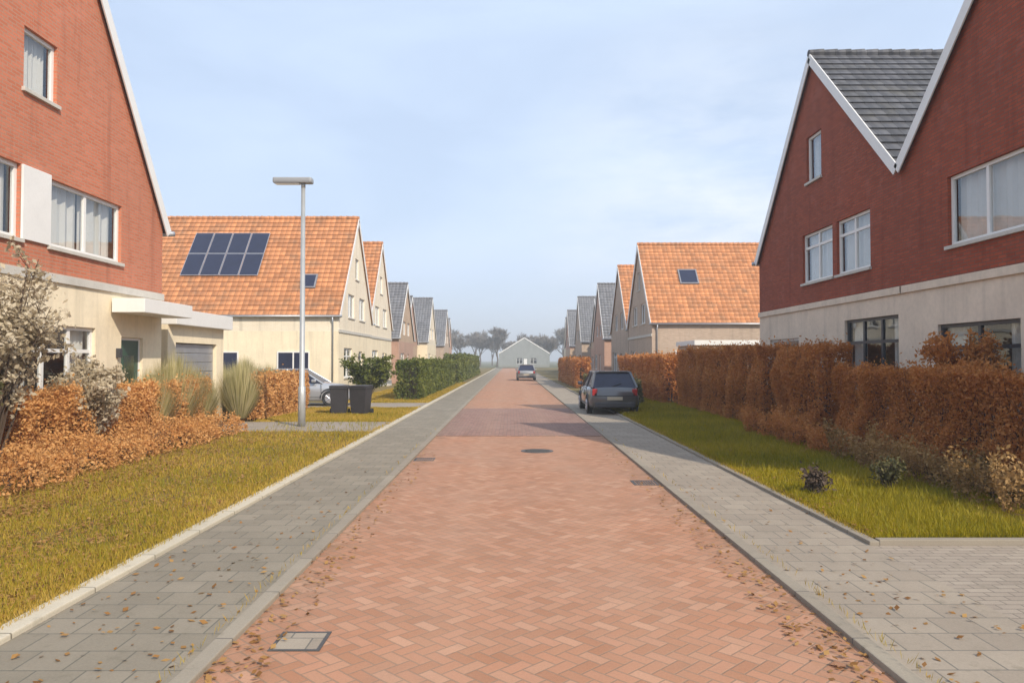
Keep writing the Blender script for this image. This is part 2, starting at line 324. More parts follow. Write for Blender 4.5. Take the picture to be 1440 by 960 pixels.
# ------------------------------------------------------------------ houses
def wall_rect_holes(mb, x0, x1, zlo, top, holes, y, rec=.14):
    """front face at y, facing -y; top(x) gives the wall's upper edge"""
    xs = sorted(set([x0, x1] + ([0] if x0 < 0 < x1 else []) + [h[0] for h in holes] + [h[1] for h in holes])); xs = [x for x in xs if x0 <= x <= x1]
    for a, c in zip(xs, xs[1:]):
        m = (a + c) / 2; hs = sorted([(h[2], h[3]) for h in holes if h[0] < m < h[1]]); z = zlo
        for h0, h1 in hs:
            if h1 <= zlo: continue
            if h0 > z: mb.quad((a, y, z), (c, y, z), (c, y, h0), (a, y, h0))
            z = max(z, h1)
        if top(m) > z: mb.quad((a, y, z), (c, y, z), (c, y, max(top(c), z)), (a, y, max(top(a), z)))
    for h in holes:
        if h[3] <= zlo: continue
        a, c, p, q = h[0], h[1], h[2], h[3]
        mb.quad((a, y, p), (a, y, q), (a, y + rec, q), (a, y + rec, p)); mb.quad((c, y, q), (c, y, p), (c, y + rec, p), (c, y + rec, q))
        mb.quad((a, y, q), (c, y, q), (c, y + rec, q), (a, y + rec, q)); mb.quad((c, y, p), (a, y, p), (a, y + rec, p), (c, y + rec, p))

def window(root, x0, x1, z0, z1, y, fm, mull=1, curtain=.24, rail=False, simple=False):
    """returns the window part; frame set in the reveal, facing -y"""
    f = MB(); t = .07; a, c = y + .07, y + .135
    f.box(x0 + .002, x0 + t, a, c, z0 + .002, z1 - .002); f.box(x1 - t, x1 - .002, a, c, z0 + .002, z1 - .002); f.box(x0 + t, x1 - t, a, c, z1 - t, z1 - .002); f.box(x0 + t, x1 - t, a, c, z0 + .002, z0 + t)
    for k in range(1, mull + 1):
        xm = x0 + (x1 - x0) * k / (mull + 1); f.box(xm - .04, xm + .04, a + .003, c - .003, z0 + t, z1 - t)
    if rail: zr = z1 - (z1 - z0) * .28; f.box(x0 + t, x1 - t, a + .006, c - .006, zr - .035, zr + .035)
    wn = f.build('window', fm, root)
    MB().quad((x0 + t, c - .03, z0 + t), (x1 - t, c - .03, z0 + t), (x1 - t, c - .03, z1 - t), (x0 + t, c - .03, z1 - t)).build('pane', M['glass'], wn)
    if not simple:
        MB().box(x0 - .05, x1 + .05, y - .06, y + .068, z0 - .07, z0 + .001, .008).build('sill', M['stone'], wn)
        if curtain:
            cw = (x1 - x0) * ((.5, .33, .5, .22)[int(abs(x0 * 7 + z1 * 3)) % 4] if z0 > 3.5 else curtain); nn = 14
            for (s0, s1) in ((x0 + .03, x0 + cw), (x1 - cw, x1 - .03)):
                cb = MB()
                for k in range(nn):
                    xa = s0 + (s1 - s0) * k / nn; xb = s0 + (s1 - s0) * (k + 1) / nn
                    ya = y + .24 + .04 * math.sin(k * 1.9); yb = y + .24 + .04 * math.sin((k + 1) * 1.9)
                    cb.quad((xa, ya, z0 - .05), (xb, yb, z0 - .05), (xb, yb, z1 + .02), (xa, ya, z1 + .02))
                cb.build('curtain', M['curtain'], wn, True)
    return wn

def gable_house(name, X, Yc, side, w, depth, eave, peak, wall, ground, roof, wins, door=None, gf=3.35, label='', group=None,
                chimney=None, frame='white', panels=None, skylight=None, canopy=None, infill=None, sidewins=(), detail=True, verge='white', trim='stone', ovs=(.14, .14)):
    root = empty(name, (X, Yc, .05), R(90) if side < 0 else R(-90), label, 'house', group)
    eL, eR = eave if isinstance(eave, tuple) else (eave, eave); slL, slR = (peak - eL) / w, (peak - eR) / w
    top = lambda x: peak - abs(x) * (slL if x < 0 else slR)
    holes = [h[:4] for h in wins] + ([door[:4]] if door else [])
    mb = MB(); wall_rect_holes(mb, -w, w, gf, top, [h for h in holes if h[3] > gf], 0)
    mb.quad((w, depth, gf), (-w, depth, gf), (-w, depth, eL), (w, depth, eR)); mb.tri((w, depth, eR), (-w, depth, eL), (0, depth, peak))
    mb.quad((-w, 0, gf), (-w, 0, eL), (-w, depth, eL), (-w, depth, gf)); mb.quad((w, 0, gf), (w, depth, gf), (w, depth, eR), (w, 0, eR))
    mb.build('wall', M[wall], root)
    gb = MB(); wall_rect_holes(gb, -w, w, 0, lambda x: gf, [h for h in holes if h[3] <= gf], 0)
    gb.quad((-w, 0, 0), (-w, 0, gf), (-w, depth, gf), (-w, depth, 0)); gb.quad((w, 0, 0), (w, depth, 0), (w, depth, gf), (w, 0, gf))
    gb.quad((w, depth, 0), (-w, depth, 0), (-w, depth, gf), (w, depth, gf))
    gb.build('ground_floor_wall', M[ground], root)
    # floors inside keep daylight out of the rooms
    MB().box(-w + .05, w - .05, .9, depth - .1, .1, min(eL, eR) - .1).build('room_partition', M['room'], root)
    if detail:
        MB().box(-w - .03, w + .03, -.05, -.002, gf - .06, gf + .10, .008).build('string_course', M[trim], root)
        MB().box(-w - .01, w + .01, -.04, -.002, -.1, .32).build('plinth', M['greypaint'], root)
    # roof: two slopes of stepped courses
    for sgn in (-1, 1):
        rb = MB(); sl = slL if sgn < 0 else slR; ov = ovs[0] if sgn < 0 else ovs[1]; rise = math.hypot(w + ov, sl * (w + ov)); n = int(rise / .34); th = .10
        nx, nz = sgn * sl / math.hypot(1, sl), 1 / math.hypot(1, sl)
        y0, y1 = -.09, depth + .2
        def P(s_, y, off): return (sgn * s_ * (w + ov) + nx * off, y, peak - s_ * (w + ov) * sl + nz * off)
        for k in range(n):
            a, c = k / n, (k + 1) / n; lo, hi = .06, .115
            q = [P(a, y0, lo + .02), P(a, y1, lo + .02), P(c, y1, hi), P(c, y0, hi)]
            rb.quad(*(q if sgn < 0 else q[::-1]))
            rb.quad(P(c, y0, hi), P(c, y1, hi), P(c, y1, lo - .02), P(c, y0, lo - .02))
            rb.quad(P(a, y0, lo + .02), P(c, y0, hi), P(c, y0, -.02), P(a, y0, -.02)); rb.quad(P(a, y1, lo + .02), P(c, y1, hi), P(c, y1, -.02), P(a, y1, -.02))
        rb.quad(P(0, y0, -.02), P(1, y0, -.02), P(1, y1, -.02), P(0, y1, -.02))
        rb.build('roof', M[roof], root)
        vb = MB()
        def V(s_, y, off): return P(s_, y, off)
        vy0, vy1 = -.12, -.092
        vb.quad(V(0, vy0, .10), V(1, vy0, .10), V(1, vy0, -.14), V(0, vy0, -.14)); vb.quad(V(0, vy0, .10), V(0, vy1, .10), V(1, vy1, .10), V(1, vy0, .10))
        vb.quad(V(0, vy0, -.14), V(1, vy0, -.14), V(1, vy1, -.14), V(0, vy1, -.14)); vb.quad(V(0, vy1, .10), V(1, vy1, .10), V(1, vy1, -.14), V(0, vy1, -.14)); vb.quad(V(1, vy0, .10), V(1, vy1, .10), V(1, vy1, -.14), V(1, vy0, -.14))
        vb.build('bargeboard', M[verge], root)
        gx = sgn * (w + ov + .04); gz = peak - (w + ov) * sl
        if ov == 0: continue
        MB().tube([(gx, -.2, gz), (gx, depth + .15, gz)], .065, 8).build('gutter', M['zinc'], root, True)
        if detail:
            MB().tube([(gx, .3, gz - .05), (sgn * (w + .06), .3, gz - .35), (sgn * (w + .06), .3, .1)], .04, 8).build('downpipe', M['zinc'], root, True)
    rt = MB(); k = -.11
    while k < depth + .15:
        rt.tube([(0, k, peak + .10), (0, k + .40, peak + .115)], [.12, .135], 8); k += .38
    rt.build('ridge_tiles', M[roof], root)
    for h in wins: window(root, h[0], h[1], h[2], h[3], 0, M[h[5] if len(h) > 5 else frame], h[4] if len(h) > 4 else 1, rail=(h[3] - h[2]) > 1.38, simple=not detail)
    if door:
        db = MB().box(door[0] + .06, door[1] - .06, .08, .13, door[2], door[3] - .06).build('door', M[door[4]], root)
        if detail:
            fb = MB(); fb.box(door[0] + .002, door[0] + .06, .07, .139, 0, door[3] - .002); fb.box(door[1] - .06, door[1] - .002, .07, .139, 0, door[3] - .002); fb.box(door[0] + .06, door[1] - .06, .07, .139, door[3] - .06, door[3] - .002); fb.build('door_frame', M['white'], root)
            MB().box(door[0] + .25, door[1] - .25, .07, .079, 1.35, 1.95).build('door_window', M['glass'], db)
            MB().tube([(door[1] - .16, .03, 1.05), (door[1] - .16, .08, 1.05)], .02, 8).tube([(door[1] - .17, .03, 1.05), (door[1] - .28, .03, 1.05)], .012, 8).build('handle', M['alu'], db)
            MB().box(door[1] + .12, door[1] + .16 + .26, -.1, -.002, 1.15, 1.5, .01).build('letter_box', M['darkpaint'], root)
            MB().box(door[0] - .22, door[0] - .12, -.1, -.002, 1.9, 2.1, .01).build('wall_lamp', M['darkpaint'], root)
            MB().box(door[0] - .1, door[1] + .1, -.5, -.002, -.1, .12, .01).build('doorstep', M['stone'], root)
    if chimney:
        cy, cs = chimney; cb = MB().box(-.35, .35, cy - cs, cy + cs, peak - .6, peak + 1.0).build('chimney', M[wall], root)
        MB().box(-.41, .41, cy - cs - .06, cy + cs + .06, peak + 1.0, peak + 1.1, .01).build('chimney_cap', M['stone'], cb)
        pb = MB()
        for q in (-.5, .5): pb.tube([(0, cy + q * cs, peak + 1.1), (0, cy + q * cs, peak + 1.42)], [.11, .09], 10)
        pb.build('chimney_pots', M['orangetile'], cb)
    camsgn = -1 if side < 0 else 1     # the slope that faces -Y in the world
    sl = slL if camsgn < 0 else slR; nlen = math.hypot(1, sl)
    def RP(dist, y, off):              # dist measured down the slope from the ridge
        return Vector((camsgn * (dist / nlen + sl / nlen * off), y, peak - dist * sl / nlen + off / nlen))
    def on_roof(d0, d1, y0, y1, o0, o1):
        m_ = MB(); c_ = [RP(d_, y_, o_) for o_ in (o0, o1) for y_ in (y0, y1) for d_ in (d0, d1)]; m_.v += [tuple(v) for v in c_]
        m_.f += [(0, 2, 3, 1), (4, 5, 7, 6), (0, 1, 5, 4), (2, 6, 7, 3), (0, 4, 6, 2), (1, 3, 7, 5)]; return m_
    if panels:
        for (d0, y0, rows, cols_) in panels:
            for r in range(rows):
                for c_ in range(cols_):
                    a, b_ = d0 + r * 1.70, y0 + c_ * 1.06
                    pn = on_roof(a, a + 1.66, b_, b_ + 1.02, .17, .21).build('solar_panel', M['alu'], root)
                    on_roof(a + .03, a + 1.63, b_ + .03, b_ + .99, .2, .214).build('cells', M['panel'], pn)
    if skylight:
        for (d0, y0, ww, hh) in skylight:
            fr = on_roof(d0, d0 + hh, y0, y0 + ww, .05, .19).build('roof_window', M['lead'], root); on_roof(d0 + .08, d0 + hh - .08, y0 + .08, y0 + ww - .08, .1, .196).build('pane', M['panel'], fr)
    if infill:
        a, c_, z0, z1 = infill; MB().box(a + .005, c_ - .005, -.045, -.003, z0, z1, .006).build('white_infill_panel', M['white'], root)
    if canopy:
        a, c_, out, z0, z1 = canopy; MB().box(a, c_, -out, -.053, z0, z1, .01).build('canopy', M['white'], root)
    if sidewins:
        for (y0, y1, z0, z1) in sidewins:   # camera facing side wall, set proud of the wall
            xx = camsgn * w; f = MB(); e1, e2 = (xx - .05, xx - .002) if camsgn < 0 else (xx + .002, xx + .05)
            f.box(e1, e2, y0, y0 + .07, z0, z1); f.box(e1, e2, y1 - .07, y1, z0, z1); f.box(e1, e2, y0 + .07, y1 - .07, z1 - .07, z1); f.box(e1, e2, y0 + .07, y1 - .07, z0, z0 + .07); f.box(e1, e2, (y0 + y1) / 2 - .035, (y0 + y1) / 2 + .035, z0 + .07, z1 - .07)
            wn = f.build('side_window', M['white'], root); xm = (e1 + e2) / 2
            MB().box(xm - .006, xm + .006, y0 + .07, y1 - .07, z0 + .07, z1 - .07).build('pane', M['panel'], wn)
    return root

GR = 'gabled houses along the street'
# local x runs away from the camera on the left side and towards it on the right side
gable_house('brick_house', -8.5, 13.15, -1, 4.85, 10, 5.15, 12.1, 'coral', 'cream', 'greytile',
    [(-2.6, -.38, 3.95, 5.25, 1), (.42, 2.95, 3.95, 5.2, 1), (-.35, .6, 6.6, 7.7, 0), (-3.6, -1.2, .9, 2.5, 1), (-.4, 2.0, .8, 2.5, 2)],
    door=(3.0, 3.95, .12, 2.35, 'greendoor'), label='coral red brick house with steep gable nearest on the left', group=GR, chimney=(4, .35), canopy=(2.5, 4.85, .75, 2.86, 3.16), infill=(-.38, .42, 3.95, 5.25))
gable_house('brick_house', 8.5, 11.3, 1, 4.7, 11, 6.0, 10.4, 'darkred', 'palebeige', 'greytile',
    [(-3.0, .3, 4.05, 5.4, 2), (1.2, 3.4, 4.05, 5.4, 1), (-.5, .5, 6.7, 7.9, 0), (-3.4, -1.0, .9, 2.55, 1, 'darkpaint'), (1.6, 3.6, .9, 2.5, 1)],
    door=(.1, 1.05, .12, 2.35, 'brownpaint'), label='dark red brick gabled house cut off by the right edge of the photo', group=GR, trim='palebeige', ovs=(0, .14))
gable_house('brick_house', 8.5, 20.6, 1, 4.6, 11, (5.25, 6.0), 10.35, 'darkred', 'palebeige', 'greytile',
    [(-.85, 1.15, 4.05, 5.45, 1), (1.4, 3.2, 4.05, 5.45, 1), (-.5, .5, 6.9, 8.2, 0), (1.8, 4.42, .8, 2.85, 2, 'darkpaint'), (-3.6, -1.2, .9, 2.5, 1)],
    door=(.2, 1.15, .12, 2.35, 'white'), label='dark red brick gabled house with grey tiled roof slope and dark ground floor window', group=GR,
    skylight=[(3.9, 2.4, .9, 1.2), (1.6, 5.2, .8, 1.1)], trim='palebeige', ovs=(.10, 0))
gable_house('rendered_house', -8.95, 43.0, -1, 4.5, 11, 4.3, 10.0, 'creambrick', 'cream', 'orangetile',
    [(-2.3, -.7, 4.2, 5.5, 1), (.7, 2.3, 4.2, 5.5, 1), (-.5, .5, 6.5, 7.7, 0), (-3.3, -1.2, .9, 2.5, 1)], door=(.6, 1.6, .12, 2.35, 'greypaint'),
    label='cream house with orange tiled roof carrying solar panels behind the lamp post', group=GR, panels=[(1.35, 4.75, 2, 4)], sidewins=[(1.5, 3.2, .9, 2.3), (5.2, 7.2, .9, 2.3)], skylight=[(4.6, 1.5, .8, 1.0)])
gable_house('rendered_house', -9.15, 52.2, -1, 4.5, 11, 4.3, 10.0, 'creambrick', 'cream', 'orangetile',
    [(-2.3, -.7, 4.2, 5.5, 1), (.7, 2.3, 4.2, 5.5, 1), (-.5, .5, 6.5, 7.7, 0), (-3.3, -1.2, .9, 2.5, 1)], door=(.6, 1.6, .12, 2.35, 'greypaint'),
    label='second cream gabled house on the left, directly beyond the one with solar panels', group=GR)
gable_house('brick_house', 8.6, 49.5, 1, 4.5, 11, 4.2, 9.5, 'greybrick', 'greybrick', 'orangetile',
    [(-2.3, -.7, 4.2, 5.5, 1), (.7, 2.3, 4.2, 5.5, 1), (-.5, .5, 6.5, 7.7, 0), (-3.3, -1.2, .9, 2.5, 1)], door=(.6, 1.6, .12, 2.35, 'brownpaint'),
    label='grey brown brick house with orange tiled roof slope on the right', group=GR, skylight=[(2.5, 2.2, 1.2, 1.3)], sidewins=[(1.4, 3.4, .9, 2.4)])
gable_house('brick_house', 8.6, 58.7, 1, 4.5, 11, 4.2, 9.2, 'greybrick', 'greybrick', 'orangetile',
    [(-2.3, -.7, 4.2, 5.5, 1), (.7, 2.3, 4.2, 5.5, 1), (-3.3, -1.2, .9, 2.5, 1)], door=(.6, 1.6, .12, 2.35, 'brownpaint'),
    label='grey brown gabled house just beyond the orange roofed one on the right', group=GR, detail=False)
hl = gable_house('far_house', -8.8, 62.5, -1, 4.4, 10, 3.7, 8.2, 'tanbrick', 'pinkbrick', 'palegreytile',
    [(-2.0, -.5, 3.9, 5.0, 1), (.5, 2.0, 3.9, 5.0, 1), (-3.3, -1.2, .9, 2.4, 1)], door=(.6, 1.6, .12, 2.35, 'white'),
    label='grey roofed house on the left, nearest of its far row', group='far grey roofed houses', detail=False, chimney=(5, .3))
hr = gable_house('far_house', 8.5, 71.5, 1, 4.4, 10, 3.9, 9.1, 'pinkbrick', 'pinkbrick', 'palegreytile',
    [(-2.0, -.5, 4.1, 5.2, 1), (.5, 2.0, 4.1, 5.2, 1), (-3.3, -1.2, .9, 2.4, 1)], door=(.6, 1.6, .12, 2.35, 'white'),
    label='grey roofed pink brick house on the right, nearest of its far row', group='far grey roofed houses', detail=False, chimney=(5, .3))
def far_wall(root, mats):
    for ch in root.children:
        base = ch.name.split('.')[0]
        if base in mats: ch.data = ch.data.copy(); ch.data.materials[0] = M[mats[base]]
ordn = ['second', 'third', 'fourth', 'fifth', 'last']
va = [dict(wall='pinkbrick', ground_floor_wall='tanbrick'), dict(wall='creambrick', ground_floor_wall='cream'), dict(wall='tanbrick'), dict(wall='greybrick', ground_floor_wall='greybrick'), dict(wall='pinkbrick')]
for i, (y, dx, sz) in enumerate(((72.3, -.9, .97), (81.6, .1, 1.04), (92.5, -1.3, .95), (104, -.2, 1.06), (116, -.8, 1.0))):
    o = copy_tree(hl, None, '%s grey roofed house in the far row on the left' % ordn[i]); o.location.y = y; o.location.x += dx; o.scale = (1, 1, sz); far_wall(o, va[i])
    if i in (1, 4):
        for ch in list(o.children):
            if ch.name.startswith('chimney'):
                for g_ in list(ch.children): bpy.data.objects.remove(g_)
                bpy.data.objects.remove(ch)
for i, (y, dx, sz) in enumerate(((81.2, .8, .94), (91.8, -.1, 1.05), (103, 1.2, .96), (114, .3, 1.03), (126, .9, .98))):
    o = copy_tree(hr, None, '%s grey roofed house in the far row on the right' % ordn[i]); o.location.y = y; o.location.x += dx; o.scale = (1, 1, sz); far_wall(o, va[(i + 2) % 5])
# house closing the end of the street
e = gable_house('end_house', 1.0, 190, -1, 6.5, 9, 3.6, 7.6, 'endwall', 'endwall', 'palegreytile', [(-2, -.5, .9, 2.4, 1), (1.5, 3.2, .9, 2.4, 1)], door=(-.2, .8, .12, 2.3, 'white'),
    label='low grey gabled house closing the far end of the street', detail=False)
e.rotation_euler.z = 0; e.location = (3.5, 190, 0)

# garage
gr = empty('garage', (-8.5, 18.55, .05), R(90), 'flat roofed garage with broad white fascia beside the coral house', 'garage')
gb = MB(); wall_rect_holes(gb, 0, 3.6, 0, lambda x: 2.75, [(.45, 3.1, 0, 2.3)], .1); gb.quad((3.6, .1, 0), (3.6, 6, 0), (3.6, 6, 2.75), (3.6, .1, 2.75)); gb.quad((0, 6, 0), (0, .1, 0), (0, .1, 2.75), (0, 6, 2.75)); gb.quad((0, 6, 0), (3.6, 6, 0), (3.6, 6, 2.75), (0, 6, 2.75))
gb.build('wall', M['cream'], gr); MB().box(-.0, 3.75, -.12, 6.1, 2.75, 3.14, .012).build('fascia', M['white'], gr)
dg = MB()
for k in range(9): dg.box(.47, 3.08, .2, .24, .02 + k * .252, .262 + k * .252, .012)
dg.build('garage_door', M['zinc'], gr)
# small garage on the right between the dark and the grey brown house
g2 = empty('garage', (9.3, 41.5, .05), R(-90), 'low tan brick garage in front of the orange roofed house on the right', 'garage')
gb = MB(); wall_rect_holes(gb, 0, 4, 0, lambda x: 2.6, [(.6, 3.2, 0, 2.2)], .1); gb.quad((4, .1, 0), (4, 6, 0), (4, 6, 2.6), (4, .1, 2.6)); gb.quad((0, 6, 0), (0, .1, 0), (0, .1, 2.6), (0, 6, 2.6))
gb.build('wall', M['tanbrick'], g2); MB().box(-.1, 4.1, 0, 6.1, 2.6, 2.85, .01).build('fascia', M['white'], g2); MB().box(.62, 3.18, .2, .24, .02, 2.18).build('garage_door', M['white'], g2)

# ------------------------------------------------------------------ lamp post, bin, covers
lp = empty('street_lamp', (-5.75, 20.4, .06), 0, 'slim grey street lamp standing in the left grass verge', 'street lamp')
MB().tube([(0, 0, -.1), (0, 0, 1.1), (0, 0, 1.12), (0, 0, 6.7)], [.10, .10, .075, .055], 14).build('pole', M['galv'], lp, True)
MB().box(-.045, .045, -.094, -.07, .45, .95, .005).build('service_hatch', M['galv'], lp)
hb = MB(); hb.box(-.82, .26, -.15, .15, 6.72, 6.88, .05); MB().tube([(0, 0, 6.6), (0, 0, 6.75)], .06, 12).build('spigot', M['galv'], lp, True)
hd = hb.build('lamp_head', M['greypaint'], lp); MB().box(-.76, -.1, -.11, .11, 6.705, 6.722, .004).build('lens', M['lens'], hd)

bn = empty('wheelie_bin', (-5.78, 25.0, .055), R(8), 'dark wheeled rubbish bin on the left verge, the one nearer the street lamp', 'bin', 'wheelie bins on the left verge')
b = MB(); i0 = [(-.24, -.27), (.24, -.27), (.24, .27), (-.24, .27)]; i1 = [(-.29, -.34), (.29, -.34), (.29, .34), (-.29, .34)]
b.v += [(x, y, .06) for x, y in i0] + [(x, y, .92) for x, y in i1]; b.f += [(0, 3, 2, 1), (4, 5, 6, 7), (0, 1, 5, 4), (1, 2, 6, 5), (2, 3, 7, 6), (3, 0, 4, 7)]
b.box(-.31, .31, -.36, .36, .88, .93, .01); b.build('body', M['binplastic'], bn)
b = MB().box(-.31, .31, -.37, .36, .935, .99, .02); b.tube([(-.25, .40, .96), (.25, .40, .96)], .018, 8); b.build('lid', M['binplastic'], bn)
for s in (-1, 1): MB().tube([(s * .27, .28, .1), (s * .33, .28, .1)], .1, 16).build('wheel', M['rubber'], bn)

b2 = copy_tree(bn, None, 'dark wheeled rubbish bin on the left verge, the one nearer the road'); b2.location = (-5.08, 25.1, .055); b2.rotation_euler.z = R(-9)

def cover(name, x, y, sx, sy, z, mat, label, cat, bars=0):
    r = empty(name, (x, y, z), 0, label, cat); fr = MB()
    fr.box(-sx, sx, -sy, -sy + .025, -.05, .006); fr.box(-sx, sx, sy - .025, sy, -.05, .006); fr.box(-sx, -sx + .025, -sy + .025, sy - .025, -.05, .006); fr.box(sx - .025, sx, -sy + .025, sy - .025, -.05, .006)
    fr.build('frame', M['iron'], r); c = MB()
    if bars:
        for k in range(bars): a = -sx + .03 + (2 * sx - .06) * k / bars; c.box(a, a + (2 * sx - .06) / bars * .55, -sy + .025, sy - .025, -.03, .005)
    else: c.box(-sx + .026, sx - .026, -sy + .026, sy - .026, -.04, .005)
    c.build('grate' if bars else 'lid', mat, r)
cover('access_cover', -1.42, 5.05, .17, .17, 0, M['pave_r'], 'small pale square access cover set in the near red brick road', 'cover')
cover('drain_grate', 2.07, 11.5, .19, .22, 0, M['iron'], 'iron drain grate by the right kerb', 'drain', 8)
cover('drain_grate', -1.65, 14.2, .19, .22, 0, M['iron'], 'iron drain grate by the left kerb', 'drain', 8)
mh = empty('manhole_cover', (.55, 15.5, .002), 0, 'round iron manhole cover in the middle of the road', 'manhole cover')
b = MB().tube([(0, 0, -.05), (0, 0, .004)], .34, 40); b.build('frame', M['iron'], mh)
b = MB().tube([(0, 0, 0), (0, 0, .008)], .27, 40)
for k in range(-4, 5):
    l_ = math.sqrt(.26 ** 2 - (k * .055) ** 2); b.box(-l_, l_, k * .055 - .01, k * .055 + .01, .006, .013)
b.build('lid', M['iron'], mh)

# ------------------------------------------------------------------ cars
def car(name, loc, rz, paint, label):
    root = empty(name, loc, rz, label, 'car', 'parked cars')      # local +x is forward
    # lower body: lofted sections along x
    def loft(secs):
        m = MB(); n = len(secs[0]); 
        for s_ in secs: m.v += s_
        for k in range(len(secs) - 1):
            for j in range(n): m.f.append((k * n + j, k * n + (j + 1) % n, (k + 1) * n + (j + 1) % n, (k + 1) * n + j))
        m.f.append(tuple(range(n))[::-1]); m.f.append(tuple((len(secs) - 1) * n + j for j in range(n))); return m
    def sec(x, hw, zb, zt, rr=.12):
        return [(x, -hw + .06, zb), (x, -hw, zb + .12), (x, -hw, (zb + zt) / 2), (x, -hw + .04, zt - rr * .6), (x, -hw + .16, zt), (x, 0, zt + .025), (x, hw - .16, zt), (x, hw - .04, zt - rr * .6), (x, hw, (zb + zt) / 2), (x, hw, zb + .12), (x, hw - .06, zb)]
    secs = [sec(-2.08, .72, .38, .78), sec(-2.0, .80, .27, .90), sec(-1.7, .86, .22, .95), sec(-.8, .88, .2, .95), (sec(.4, .88, .2, .94)), sec(1.1, .87, .2, .90), sec(1.7, .84, .22, .82), sec(2.02, .76, .26, .70), sec(2.1, .66, .34, .60)]
    body = loft(secs).build('body', paint, root, True)
    def cab(x, hw, z): return [(x, -hw, z), (x, hw, z)]
    gh = MB(); B = [(-1.95, .78, .93), (1.0, .78, .93)]; T = [(-1.45, .62, 1.44), (.15, .62, 1.46)]
    base = [(-1.93, -.77, .92), (1.0, -.77, .90), (1.0, .77, .90), (-1.93, .77, .92)]; tp = [(-1.5, -.60, 1.42), (.12, -.60, 1.44), (.12, .60, 1.44), (-1.5, .60, 1.42)]
    gh.v += base + tp; gh.f += [(0, 1, 5, 4), (1, 2, 6, 5), (2, 3, 7, 6), (3, 0, 4, 7)]; gh.build('windows', M['panel'], root)
    rf = MB().box(-1.54, .16, -.62, .62, 1.41, 1.475, .03)
    for s in (-1, 1):
        for (p, q, r_) in (((-1.95, s * .78, .91), (-1.52, s * .61, 1.43), .04), ((1.02, s * .78, .89), (.13, s * .61, 1.44), .035), ((-.35, s * .785, .91), (-.42, s * .612, 1.44), .035)):
            rf.tube([p, q], r_, 6)
    rf.build('roof', paint, root)
    for x in (-1.3, 1.32):
        for s in (-1, 1):
            wl = MB().tube([(x, s * .70, .31), (x, s * .87, .31), (x, s * .885, .31)], [.315, .315, .29], 24).build('wheel', M['rubber'], root)
            rm = MB().tube([(x, s * .88, .31), (x, s * .895, .31)], [.2, .19], 20)
            for k in range(5): a = k * 1.2566; rm.tube([(x, s * .893, .31), (x + .18 * math.cos(a), s * .9, .31 + .18 * math.sin(a))], .025, 6)
            rm.build('rim', M['alu'], wl)
    for s in (-1, 1):
        MB().box(1.96, 2.06, s * .62 - .13, s * .62 + .13, .56, .70, .03).build('headlight', M['lens'], root)
        MB().box(-2.08, -1.98, s * .68 - .09, s * .68 + .09, .62, .88, .03).build('tail_light', M['red_lens'], root)
        MB().box(.62, .78, s * .92 - .09, s * .92 + .09, .94, 1.06, .03).build('wing_mirror', paint, root)
    for s in (-1, 1):
        sm = MB()
        for x in (.98, -.38, -1.28): sm.box(x - .006, x + .006, s * .878 - .008, s * .878 + .008, .36, .90)
        sm.box(-1.28, .98, s * .883 - .006, s * .883 + .006, .345, .36); sm.build('door_seams', M['rubber'], root)
        for x in (.15, -1.1): MB().box(x - .09, x + .09, s * .89 - .012, s * .89 + .012, .77, .80, .006).build('door_handle', paint, root)
        for x in (-1.3, 1.32):
            MB().tube([(x + .375 * math.cos(t_), s * .868, .31 + .375 * math.sin(t_)) for t_ in [k * math.pi / 10 for k in range(11)]], .03, 6).build('wheel_arch', M['darkpaint'], root, True)
    MB().box(-2.105, -2.06, -.78, .78, .63, .655, .004).build('tailgate_trim', M['darkpaint'], root); MB().tube([(-1.96, .1, .95), (-1.83, -.25, 1.05)], .012, 6).build('rear_wiper', M['rubber'], root)
    MB().box(-1.55, -1.40, -.5, .5, 1.44, 1.485, .01).build('rear_spoiler', paint, root)
    MB().box(-2.11, -2.07, -.26, .26, .50, .61, .004).build('number_plate', M['kerb'], root); MB().box(2.09, 2.12, -.26, .26, .38, .48, .004).build('number_plate', M['kerb'], root)
    MB().box(-2.1, -1.95, -.7, .7, .24, .44, .05).build('rear_bumper', M['darkpaint'], root); MB().box(1.98, 2.12, -.62, .62, .24, .40, .05).build('front_bumper', M['darkpaint'], root)
    return root
car('parked_car', (3.55, 27.3, .035), R(90), M['carblue'], 'dark grey car parked on the right pavement')
car('parked_car', (-8.5, 30.1, .075), R(2), M['carsilver'], 'silver car parked on the driveway left of the street lamp')
car('parked_car', (1.45, 70, 0), R(90), M['carwhite'], 'pale grey car far down the street')

# ------------------------------------------------------------------ foliage
rng = np.random.default_rng(7)
def quads(name, cen, u, v, tone, mat, parent=None):
    """leaf quads: centres, half vectors u and v"""
    n = len(cen); V = np.empty((n, 4, 3), np.float32); V[:, 0] = cen - u; V[:, 1] = cen - v * .9; V[:, 2] = cen + u; V[:, 3] = cen + v
    me = bpy.data.meshes.new(name); me.vertices.add(n * 4); me.vertices.foreach_set('co', V.ravel()); me.loops.add(n * 4); me.loops.foreach_set('vertex_index', np.arange(n * 4, dtype=np.int32))
    me.polygons.add(n); me.polygons.foreach_set('loop_start', np.arange(0, n * 4, 4, dtype=np.int32)); me.polygons.foreach_set('loop_total', np.full(n, 4, np.int32)); me.update()
    at = me.attributes.new('tone', 'FLOAT', 'FACE'); at.data.foreach_set('value', np.clip(tone, 0, 1).astype(np.float32)); me.materials.append(mat)
    o = bpy.data.objects.new(name, me); col.objects.link(o)
    if parent: o.parent = parent
    return o
def rdir(n):
    a = rng.normal(size=(n, 3)); return a / np.linalg.norm(a, axis=1)[:, None]
